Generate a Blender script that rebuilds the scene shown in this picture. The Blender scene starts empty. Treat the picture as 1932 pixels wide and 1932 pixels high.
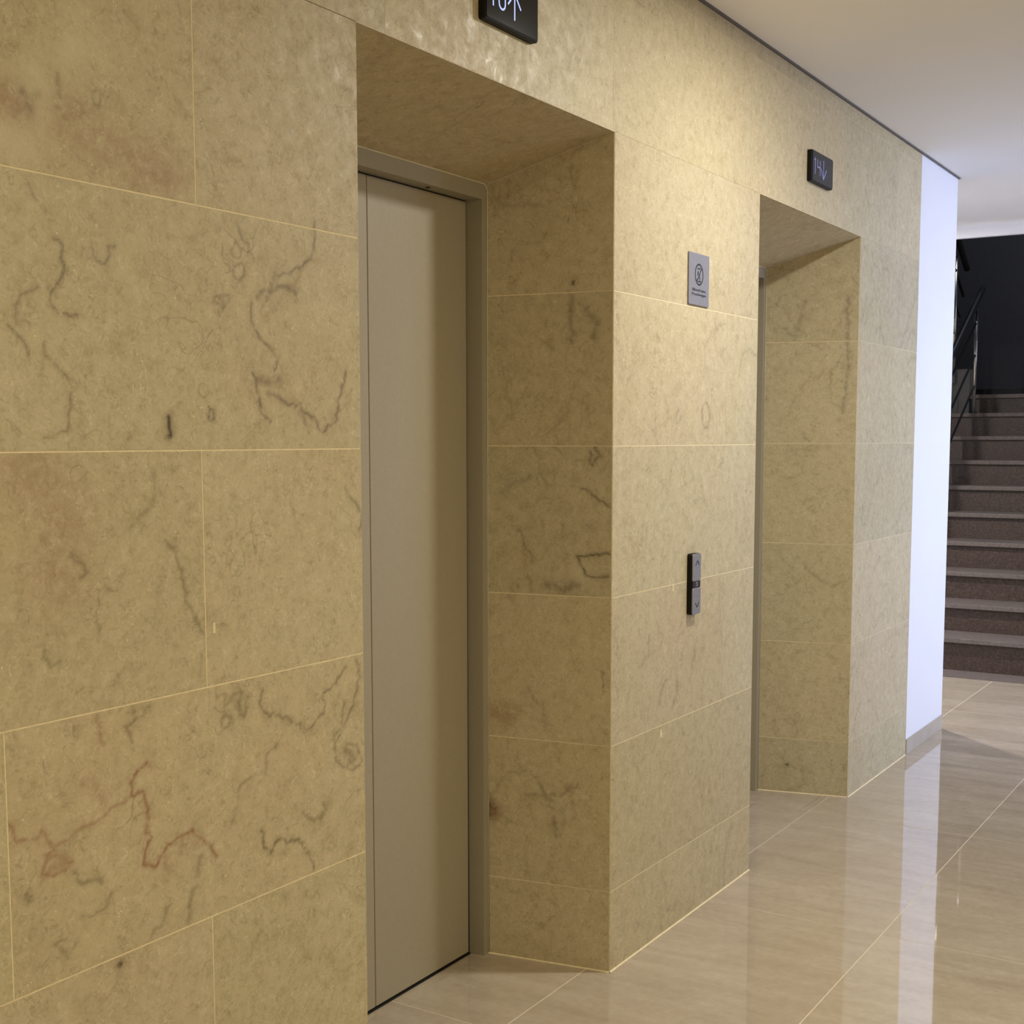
import bpy, bmesh, math, random
import numpy as np
from mathutils import Matrix, Vector

# ------------------------------------------------------------------ camera, world, light, exposure
sc = bpy.context.scene
C = sc.collection
cam_data = bpy.data.cameras.new('camera')
cam = bpy.data.objects.new('camera', cam_data)
C.objects.link(cam)
cam_data.sensor_fit = 'HORIZONTAL'
cam_data.sensor_width = 36.0
cam_data.lens = 2456.1 / 1932 * 36.0
cam_data.shift_x = -0.0002
cam_data.shift_y = 0.0502
cam_data.clip_start = 0.05
R_, U_, F_ = Vector((.5328, -.8463, -.0008)), Vector((.0809, .0500, .9955)), Vector((.8424, .5304, -.0951))
cam.matrix_world = Matrix(((R_.x, U_.x, -F_.x, -3.0289), (R_.y, U_.y, -F_.y, -1.5966), (R_.z, U_.z, -F_.z, 1.4429), (0, 0, 0, 1)))
sc.camera = cam

world = bpy.data.worlds.new('world')
sc.world = world
world.use_nodes = True
wb = world.node_tree.nodes['Background']
wb.inputs['Color'].default_value = (.55, .68, 1.0, 1)
wb.inputs['Strength'].default_value = 0.35

sc.view_settings.view_transform = 'Standard'
sc.view_settings.look = 'None'
sc.view_settings.gamma = 1.0
sc.view_settings.use_curve_mapping = False
sc.view_settings.exposure = -0.57

def area_light(name, loc, rot, size, size_y, energy, color, shape='RECTANGLE', spread=math.pi):
    d = bpy.data.lights.new(name, 'AREA')
    d.shape = shape
    d.size = size
    if shape in ('RECTANGLE', 'ELLIPSE'):
        d.size_y = size_y
    d.energy = energy
    d.color = color
    d.spread = spread
    o = bpy.data.objects.new(name, d)
    o.location = loc
    o.rotation_euler = rot
    C.objects.link(o)
    return o

CEIL = 2.69
# daylight entering through the tall window in the wall opposite the lifts
WX0, WX1 = 2.5, 4.7
area_light('daylight', ((WX0 + WX1) / 2, -3.72, 1.35), (math.radians(90), 0, 0), 2.2, 2.2, 90, (.58,.68,1.0), spread=math.radians(95))
# recessed ceiling downlights, a row along the lift wall and one in the side passage
LAMPS = [
    (.57, -.88, 48, (1.0,.98,.90)),
    (-3.4, -.88, 29, (1.0,.89,.63)),
    (4.38, .98, 85, (1.0,.95,.90)),
    (4.4, -.88, 12, (.84,.89,1.0)),
    (-1.4, -2.4, 60, (1.0,.89,.63)),  # added unseen fill lamp, raises the ambient light on the left side
]
STAIR_FILL = (7.4, .2, 5.15)
area_light('stairwell_fill', STAIR_FILL, (0, 0, 0), .5, .5, 40, (.85, .9, 1.0), 'DISK')  # added fill light without a fitting, lifts the dark stairwell
for i_, (x_, y_, e_, c_) in enumerate(LAMPS):
    if e_ > 0:
        area_light('downlight_lamp', (x_, y_, CEIL - .022), (0, 0, 0), .11, .11, e_, c_, 'DISK')
area_light('stair_side_fill', (8.3, -1.13, 2.64), (math.radians(90), 0, 0), .38, 1.3, 6, (.88, .93, 1.0))  # added side light before a solid wall, for the bright line on the post

# ------------------------------------------------------------------ materials
def lin(r, g, b):
    f = lambda c: (c / 255) / 12.92 if c / 255 <= .04045 else ((c / 255 + .055) / 1.055) ** 2.4
    return (f(r), f(g), f(b), 1)

def new_mat(name):
    m = bpy.data.materials.new(name)
    m.use_nodes = True
    nt = m.node_tree
    return m, nt, nt.nodes['Principled BSDF']

def node(nt, t, **kw):
    n = nt.nodes.new(t)
    for k, v in kw.items():
        setattr(n, k, v)
    return n

def noise(nt, vec, scale, detail=4, rough=.55, dist=0.0):
    n = node(nt, 'ShaderNodeTexNoise')
    n.inputs['Scale'].default_value = scale
    n.inputs['Detail'].default_value = detail
    n.inputs['Roughness'].default_value = rough
    n.inputs['Distortion'].default_value = dist
    nt.links.new(vec, n.inputs['Vector'])
    return n.outputs['Fac']

def ramp(nt, fac, stops):
    n = node(nt, 'ShaderNodeValToRGB')
    el = n.color_ramp.elements
    while len(el) < len(stops):
        el.new(.5)
    for e, (p, c) in zip(el, stops):
        e.position = p
        e.color = c
    nt.links.new(fac, n.inputs['Fac'])
    return n.outputs['Color']

def g(v):
    return (v, v, v, 1)

def mix(nt, fac, a, b, mode='MIX'):
    n = node(nt, 'ShaderNodeMix', data_type='RGBA', blend_type=mode)
    for sock, v in ((n.inputs[0], fac), (n.inputs[6], a), (n.inputs[7], b)):
        if hasattr(v, 'is_linked'):
            nt.links.new(v, sock)
        else:
            sock.default_value = v
    return n.outputs[2]

def math_(nt, op, a, b=0.0, clamp=False):
    n = node(nt, 'ShaderNodeMath', operation=op)
    n.use_clamp = clamp
    for sock, v in ((n.inputs[0], a), (n.inputs[1], b)):
        if hasattr(v, 'is_linked'):
            nt.links.new(v, sock)
        else:
            sock.default_value = v
    return n.outputs[0]

def bump(nt, bsdf, height, strength, dist=.001):
    b = node(nt, 'ShaderNodeBump')
    b.inputs['Strength'].default_value = strength
    b.inputs['Distance'].default_value = dist
    nt.links.new(height, b.inputs['Height'])
    nt.links.new(b.outputs['Normal'], bsdf.inputs['Normal'])

def coords(nt, attr=None, scale=(1, 1, 1), out='Object'):
    tc = node(nt, 'ShaderNodeTexCoord')
    v = tc.outputs[out]
    if attr:
        a = node(nt, 'ShaderNodeAttribute', attribute_name=attr)
        s = node(nt, 'ShaderNodeVectorMath', operation='SCALE')
        s.inputs['Scale'].default_value = 37.0
        nt.links.new(a.outputs['Vector'], s.inputs[0])
        ad = node(nt, 'ShaderNodeVectorMath', operation='ADD')
        nt.links.new(v, ad.inputs[0])
        nt.links.new(s.outputs['Vector'], ad.inputs[1])
        v = ad.outputs['Vector']
    mp = node(nt, 'ShaderNodeMapping')
    mp.inputs['Scale'].default_value = scale
    nt.links.new(v, mp.inputs['Vector'])
    return mp.outputs['Vector']

def limestone():
    m, nt, b = new_mat('beige_limestone')
    L = nt.links
    v = coords(nt, 'slab')
    big = noise(nt, v, 3.2, 5, .6, .6)
    mid = noise(nt, v, 13, 6, .65, .8)
    fine = noise(nt, v, 85, 4, .7, 1.2)
    grain = noise(nt, v, 260, 2, .6)
    col = ramp(nt, big, [(.30, lin(170, 154, 115)), (.5, lin(186, 171, 132)), (.70, lin(197, 184, 149))])
    col = mix(nt, .55, col, ramp(nt, mid, [(.28, lin(146, 128, 88)), (.45, lin(182, 167, 127)), (.62, lin(190, 175, 136)), (.78, lin(209, 197, 164))]))
    # pink-brown clouds
    cloud = ramp(nt, noise(nt, v, 2.1, 4, .6, .4), [(.52, g(0)), (.72, g(1))])
    col = mix(nt, math_(nt, 'MULTIPLY', cloud, .42), col, lin(188, 152, 108))
    gcloud = ramp(nt, noise(nt, v, 4.7, 4, .6, .6), [(.55, g(0)), (.75, g(1))])
    col = mix(nt, math_(nt, 'MULTIPLY', gcloud, .30), col, lin(158, 146, 118))
    # fine fossil flecks: soft grain, then short curled shell sections, dark and pale
    blot = noise(nt, v, 34, 4, .6, .5)
    col = mix(nt, .42, col, ramp(nt, blot, [(.30, lin(142, 125, 86)), (.47, lin(181, 166, 126)), (.60, lin(192, 178, 139)), (.74, lin(214, 202, 168))]))
    col = mix(nt, .36, col, ramp(nt, fine, [(.28, lin(124, 107, 72)), (.45, lin(178, 163, 123)), (.58, lin(190, 175, 136)), (.72, lin(224, 212, 178))]))
    def curls(scale, width, off, m_scale, lo, hi):
        vv = node(nt, 'ShaderNodeVectorMath', operation='ADD')
        vv.inputs[1].default_value = (off, off * .7, off * 1.3)
        L.new(v, vv.inputs[0])
        n = noise(nt, vv.outputs['Vector'], scale, 1.5, .5, 1.5)
        line = ramp(nt, math_(nt, 'ABSOLUTE', math_(nt, 'SUBTRACT', n, .5)), [(0, g(1)), (width, g(0))])
        msk = ramp(nt, noise(nt, vv.outputs['Vector'], m_scale, 2, .5), [(lo, g(0)), (hi, g(1))])
        return math_(nt, 'MULTIPLY', line, msk)
    c1 = curls(38, .035, 3.0, 30, .50, .62)
    col = mix(nt, math_(nt, 'MULTIPLY', c1, .32), col, lin(112, 95, 62))
    c2 = curls(46, .030, 11.0, 36, .52, .62)
    col = mix(nt, math_(nt, 'MULTIPLY', c2, .38), col, lin(226, 212, 178))
    c3 = curls(9, .012, 23.0, 6, .54, .66)
    col = mix(nt, math_(nt, 'MULTIPLY', c3, .38), col, lin(108, 90, 60))
    vo = node(nt, 'ShaderNodeTexVoronoi')
    vo.inputs['Scale'].default_value = 95
    L.new(v, vo.inputs['Vector'])
    fl = ramp(nt, vo.outputs['Distance'], [(.10, g(1)), (.2, g(0))])
    fmask = ramp(nt, noise(nt, v, 40, 2, .5), [(.62, g(0)), (.70, g(1))])
    col = mix(nt, math_(nt, 'MULTIPLY', math_(nt, 'MULTIPLY', fl, fmask), .7), col, lin(232, 218, 186))
    # veins that were traced on individual slabs
    at = node(nt, 'ShaderNodeAttribute', attribute_name='vein')
    sep = node(nt, 'ShaderNodeSeparateColor')
    L.new(at.outputs['Color'], sep.inputs['Color'])
    brk = ramp(nt, noise(nt, v, 55, 3, .6), [(.30, g(.25)), (.55, g(1))])
    for i, c in ((2, lin(205, 190, 155)), (1, lin(138, 90, 52)), (0, lin(86, 70, 42))):
        f = math_(nt, 'MULTIPLY', sep.outputs[i], brk, True)
        col = mix(nt, f, col, c)
    tone = node(nt, 'ShaderNodeAttribute', attribute_name='tone')
    col = mix(nt, 1.0, col, tone.outputs['Color'], 'MULTIPLY')
    hs = node(nt, 'ShaderNodeHueSaturation')
    hs.inputs['Saturation'].default_value = .88
    L.new(col, hs.inputs['Color'])
    L.new(hs.outputs['Color'], b.inputs['Base Color'])
    L.new(ramp(nt, blot, [(.40, g(.58)), (.62, g(.46)), (.70, g(.36))]), b.inputs['Roughness'])
    b.inputs['Specular IOR Level'].default_value = .38
    bump(nt, b, math_(nt, 'ADD', fine, math_(nt, 'MULTIPLY', grain, .6)), .22, .0012)
    return m

def plain(name, col, rough=.5, metal=0.0, spec=.5, n_scale=0, n_amt=.1, b_str=0.0):
    m, nt, b = new_mat(name)
    b.inputs['Roughness'].default_value = rough
    b.inputs['Metallic'].default_value = metal
    b.inputs['Specular IOR Level'].default_value = spec
    v = coords(nt)
    f = noise(nt, v, n_scale or 6, 4)
    d = tuple(c * (1 - n_amt) for c in col[:3]) + (1,)
    u = tuple(min(1, c * (1 + n_amt)) for c in col[:3]) + (1,)
    nt.links.new(ramp(nt, f, [(.3, d), (.7, u)]), b.inputs['Base Color'])
    if b_str:
        bump(nt, b, f, b_str)
    return m

def floor_mat():
    m, nt, b = new_mat('polished_floor_tile')
    L = nt.links
    v = coords(nt, 'slab')
    vs = coords(nt, 'slab', (9, 1.6, 9))
    st = noise(nt, vs, 1.6, 6, .6, .5)
    cl = noise(nt, v, 3.5, 5, .6, .5)
    fi = noise(nt, v, 42, 4, .6)
    col = ramp(nt, st, [(.28, lin(162, 147, 128)), (.5, lin(183, 169, 150)), (.72, lin(199, 187, 170))])
    col = mix(nt, .35, col, ramp(nt, cl, [(.3, lin(162, 147, 128)), (.7, lin(199, 187, 170))]))
    col = mix(nt, .25, col, ramp(nt, fi, [(.3, lin(162, 147, 128)), (.7, lin(199, 187, 170))]))
    tone = node(nt, 'ShaderNodeAttribute', attribute_name='tone')
    col = mix(nt, 1.0, col, tone.outputs['Color'], 'MULTIPLY')
    L.new(col, b.inputs['Base Color'])
    b.inputs['Roughness'].default_value = .03
    b.inputs['IOR'].default_value = 2.1
    return m

def granite():
    m, nt, b = new_mat('brown_granite')
    v = coords(nt)
    f = noise(nt, v, 70, 3, .7)
    h = noise(nt, v, 22, 3, .6)
    col = ramp(nt, f, [(.3, lin(46, 35, 29)), (.5, lin(74, 58, 49)), (.72, lin(104, 88, 78))])
    col = mix(nt, .3, col, ramp(nt, h, [(.3, lin(46, 35, 29)), (.7, lin(74, 58, 49))]))
    nt.links.new(col, b.inputs['Base Color'])
    b.inputs['Roughness'].default_value = .5
    return m

def brushed():
    m, nt, b = new_mat('brushed_steel')
    v = coords(nt, None, (4, 40, 400))
    f = noise(nt, v, 4, 3)
    nt.links.new(ramp(nt, f, [(.3, lin(128, 126, 126)), (.7, lin(165, 162, 160))]), b.inputs['Base Color'])
    b.inputs['Metallic'].default_value = .75
    b.inputs['Roughness'].default_value = .42
    return m

def glow(name, col, strength):
    m, nt, b = new_mat(name)
    b.inputs['Base Color'].default_value = (0, 0, 0, 1)
    b.inputs['Emission Color'].default_value = col
    b.inputs['Emission Strength'].default_value = strength
    return m

M_STONE = limestone()
M_GROUT = plain('pale_grout', lin(224, 209, 172), .85, n_scale=60)
M_FLOOR = floor_mat()
M_FGROUT = plain('pale_floor_grout', lin(226, 212, 188), .7, n_scale=60)
M_WHITE = plain('white_wall_paint', lin(222, 222, 226), .6, n_scale=3, n_amt=.012)
M_CEIL = plain('ceiling_paint', lin(232, 229, 224), .75, n_scale=2, n_amt=.015)
M_BEIGE = plain('beige_wall_paint', lin(222, 213, 192), .7, n_scale=2, n_amt=.04)
M_CHAR = plain('charcoal_wall_paint', lin(62, 62, 68), .75, n_scale=30, n_amt=.08)
M_GREYP = plain('grey_plaster', lin(116, 114, 112), .8, n_scale=8, n_amt=.1)
M_BLACK = plain('black_plastic', lin(7, 7, 8), .5, spec=.25, n_scale=20)
M_SKIRT = plain('black_skirting', lin(14, 14, 15), .45, n_scale=20)
M_SCREEN = plain('smoked_screen', lin(22, 21, 21), .12, spec=.16, n_scale=10)
M_GAP = plain('shadow_gap_profile', lin(96, 92, 88), .6, n_scale=20)
M_DARK = plain('dark_gap', lin(20, 15, 13), .8, n_scale=20)
M_DOOR = plain('painted_steel_door', lin(158, 148, 126), .42, n_scale=120, n_amt=.03, b_str=.05)
M_FRAME = plain('painted_steel_frame', lin(150, 142, 122), .5, n_scale=120, n_amt=.03)
M_CAULK = plain('pale_caulk', lin(196, 186, 160), .8, n_scale=30)
M_SKIRTB = plain('greige_stone_skirting', lin(176, 166, 152), .4, n_scale=9, n_amt=.08)
M_GRAN = granite()
M_TREAD = plain('worn_granite_tread', lin(106, 96, 91), .55, n_scale=50, n_amt=.22)
M_SIGN = plain('grey_metal_plate', lin(134, 133, 142), .5, metal=.35, n_scale=90, n_amt=.05)
M_INK = plain('black_engraving', lin(24, 24, 30), .6, n_scale=20)
M_STEEL = plain('polished_steel', lin(240, 238, 232), .24, metal=.92, n_scale=20, n_amt=.03)
M_RAIL = plain('black_rail', lin(18, 18, 22), .45, n_scale=20)
M_BRUSH = brushed()
M_MARK = plain('grey_print', lin(112, 112, 110), .6, n_scale=20)
M_DIGIT = glow('lit_segments', lin(178, 196, 255), 1.5)
M_DIGITD = glow('dim_lit_segments', lin(150, 156, 222), .95)
M_LENS = glow('lamp_lens', (1.0, .86, .62, 1), 2.0)
M_LENSOFF = plain('lamp_lens_unlit', lin(210, 205, 195), .4, n_scale=20)

# ------------------------------------------------------------------ helpers
def link(name, verts, faces, mats, parent=None, smooth=False, fm=None):
    me = bpy.data.meshes.new(name)
    me.from_pydata([tuple(v) for v in verts], [], [tuple(f) for f in faces])
    for m in (mats if isinstance(mats, (list, tuple)) else [mats]):
        me.materials.append(m)
    if fm is not None:
        me.polygons.foreach_set('material_index', fm)
    if smooth:
        me.polygons.foreach_set('use_smooth', [True] * len(me.polygons))
    me.update()
    o = bpy.data.objects.new(name, me)
    C.objects.link(o)
    if parent:
        o.parent = parent
        o.matrix_parent_inverse = Matrix.Translation(-parent.location)
    return o

def empty(name, loc, label=None, cat=None, group=None, kind=None):
    o = bpy.data.objects.new(name, None)
    o.location = loc
    o.empty_display_size = .1
    C.objects.link(o)
    return tag(o, label, cat, group, kind)

def tag(o, label=None, cat=None, group=None, kind=None):
    for k, v in (('label', label), ('category', cat), ('group', group), ('kind', kind)):
        if v:
            o[k] = v
    return o

def finish(o, bm, bevel=0.0, seg=2):
    if bevel:
        bmesh.ops.bevel(bm, geom=list(bm.edges), offset=bevel, segments=seg, affect='EDGES', profile=.6)

def box_obj(name, lo, hi, mat, parent=None, bevel=0.0, seg=2, smooth=False):
    bm = bmesh.new()
    bmesh.ops.create_cube(bm, size=1.0)
    for v in bm.verts:
        v.co = Vector([(lo[i] + hi[i]) / 2 + v.co[i] * (hi[i] - lo[i]) for i in range(3)])
    finish(None, bm, bevel, seg)
    return bm_obj(name, bm, mat, parent, smooth)

def bm_obj(name, bm, mat, parent=None, smooth=False):
    me = bpy.data.meshes.new(name)
    bmesh.ops.recalc_face_normals(bm, faces=bm.faces)
    bm.to_mesh(me)
    bm.free()
    for m in (mat if isinstance(mat, (list, tuple)) else [mat]):
        me.materials.append(m)
    if smooth:
        me.polygons.foreach_set('use_smooth', [True] * len(me.polygons))
    o = bpy.data.objects.new(name, me)
    C.objects.link(o)
    if parent:
        o.parent = parent
        o.matrix_parent_inverse = Matrix.Translation(-parent.location)
    return o

def multi_box(name, boxes, mat, parent=None):
    V, F = [], []
    for lo, hi in boxes:
        n = len(V)
        for k in range(8):
            V.append([(lo[i], hi[i])[(k >> i) & 1] for i in range(3)])
        F += [[n + q for q in f] for f in ((0, 2, 3, 1), (4, 5, 7, 6), (0, 1, 5, 4), (2, 6, 7, 3), (0, 4, 6, 2), (1, 3, 7, 5))]
    return link(name, V, F, mat, parent)

def tube(bm, pts, r, seg=10):
    pts = [Vector(p) for p in pts]
    rings = []
    for i, p in enumerate(pts):
        d = (pts[min(i + 1, len(pts) - 1)] - pts[max(i - 1, 0)]).normalized()
        a = d.cross(Vector((0, 0, 1)))
        if a.length < 1e-4:
            a = Vector((1, 0, 0))
        a.normalize()
        b_ = d.cross(a)
        rings.append([bm.verts.new(p + r * (math.cos(2 * math.pi * k / seg) * a + math.sin(2 * math.pi * k / seg) * b_)) for k in range(seg)])
    for q, w in zip(rings, rings[1:]):
        for k in range(seg):
            bm.faces.new((q[k], q[(k + 1) % seg], w[(k + 1) % seg], w[k]))
    bm.faces.new(rings[0])
    bm.faces.new(rings[-1][::-1])

def tube_obj(name, pts, r, mat, parent=None, seg=12):
    bm = bmesh.new()
    tube(bm, pts, r, seg)
    o = bm_obj(name, bm, mat, parent, True)
    return o

def rounded_plate(name, x0, x1, z0, z1, y0, y1, rad, mat, parent=None, bev=.002):
    # plate hung on the wall: outline in x-z with rounded corners, depth y0 (front) .. y1 (back)
    bm = bmesh.new()
    out = []
    for cx, cz, a0 in ((x1 - rad, z1 - rad, 0), (x0 + rad, z1 - rad, 90), (x0 + rad, z0 + rad, 180), (x1 - rad, z0 + rad, 270)):
        for k in range(7):
            a = math.radians(a0 + 15 * k)
            out.append((cx + rad * math.cos(a), cz + rad * math.sin(a)))
    cx_, cz_ = (x0 + x1) / 2, (z0 + z1) / 2
    def ring(y, ins):
        return [bm.verts.new((x - math.copysign(min(ins, abs(x - cx_)), x - cx_), y, z - math.copysign(min(ins, abs(z - cz_)), z - cz_))) for x, z in out]
    rr = [ring(y1, 0), ring(y0 + bev, 0), ring(y0 + bev * .3, bev * .3), ring(y0, bev)]
    n = len(out)
    for q, w in zip(rr, rr[1:]):
        for k in range(n):
            bm.faces.new((q[k], q[(k + 1) % n], w[(k + 1) % n], w[k]))
    bm.faces.new(rr[-1])
    bm.faces.new(rr[0][::-1])
    return bm_obj(name, bm, mat, parent)

def strokes(name, lines, w, y, mat, parent, th=.0006):
    # raised strokes on a plate that faces -y; every line is a list of (x, z)
    bm = bmesh.new()
    for ln in lines:
        pts = [Vector((x, 0, z)) for x, z in ln]
        closed = (pts[0] - pts[-1]).length < 1e-6
        L_, R2 = [], []
        n = len(pts)
        for i, p in enumerate(pts):
            a = pts[(i - 1) % (n - 1)] if closed else pts[max(i - 1, 0)]
            b_ = pts[(i + 1) % (n - 1)] if closed else pts[min(i + 1, n - 1)]
            d1 = (p - a).normalized() if (p - a).length > 1e-9 else (b_ - p).normalized()
            d2 = (b_ - p).normalized() if (b_ - p).length > 1e-9 else d1
            t = (d1 + d2)
            t = t.normalized() if t.length > 1e-3 else d1
            nrm = Vector((-t.z, 0, t.x))
            k = max(.45, abs(nrm.dot(Vector((-d1.z, 0, d1.x)))))
            L_.append(p + nrm * w / 2 / k)
            R2.append(p - nrm * w / 2 / k)
        fr = [[bm.verts.new((q.x, y - th, q.z)) for q in s] for s in (L_, R2)]
        bk = [[bm.verts.new((q.x, y + .0002, q.z)) for q in s] for s in (L_, R2)]
        for i in range(n - 1):
            bm.faces.new((fr[0][i], fr[0][i + 1], fr[1][i + 1], fr[1][i]))
            bm.faces.new((fr[0][i], bk[0][i], bk[0][i + 1], fr[0][i + 1]))
            bm.faces.new((fr[1][i], fr[1][i + 1], bk[1][i + 1], bk[1][i]))
        if not closed:
            for i in (0, n - 1):
                bm.faces.new((fr[0][i], fr[1][i], bk[1][i], bk[0][i]))
    return bm_obj(name, bm, mat, parent)

def ellipse(cx, cz, rx, rz, n=40):
    return [(cx + rx * math.cos(2 * math.pi * k / n), cz + rz * math.sin(2 * math.pi * k / n)) for k in range(n)] + [(cx + rx, cz)]

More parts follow.
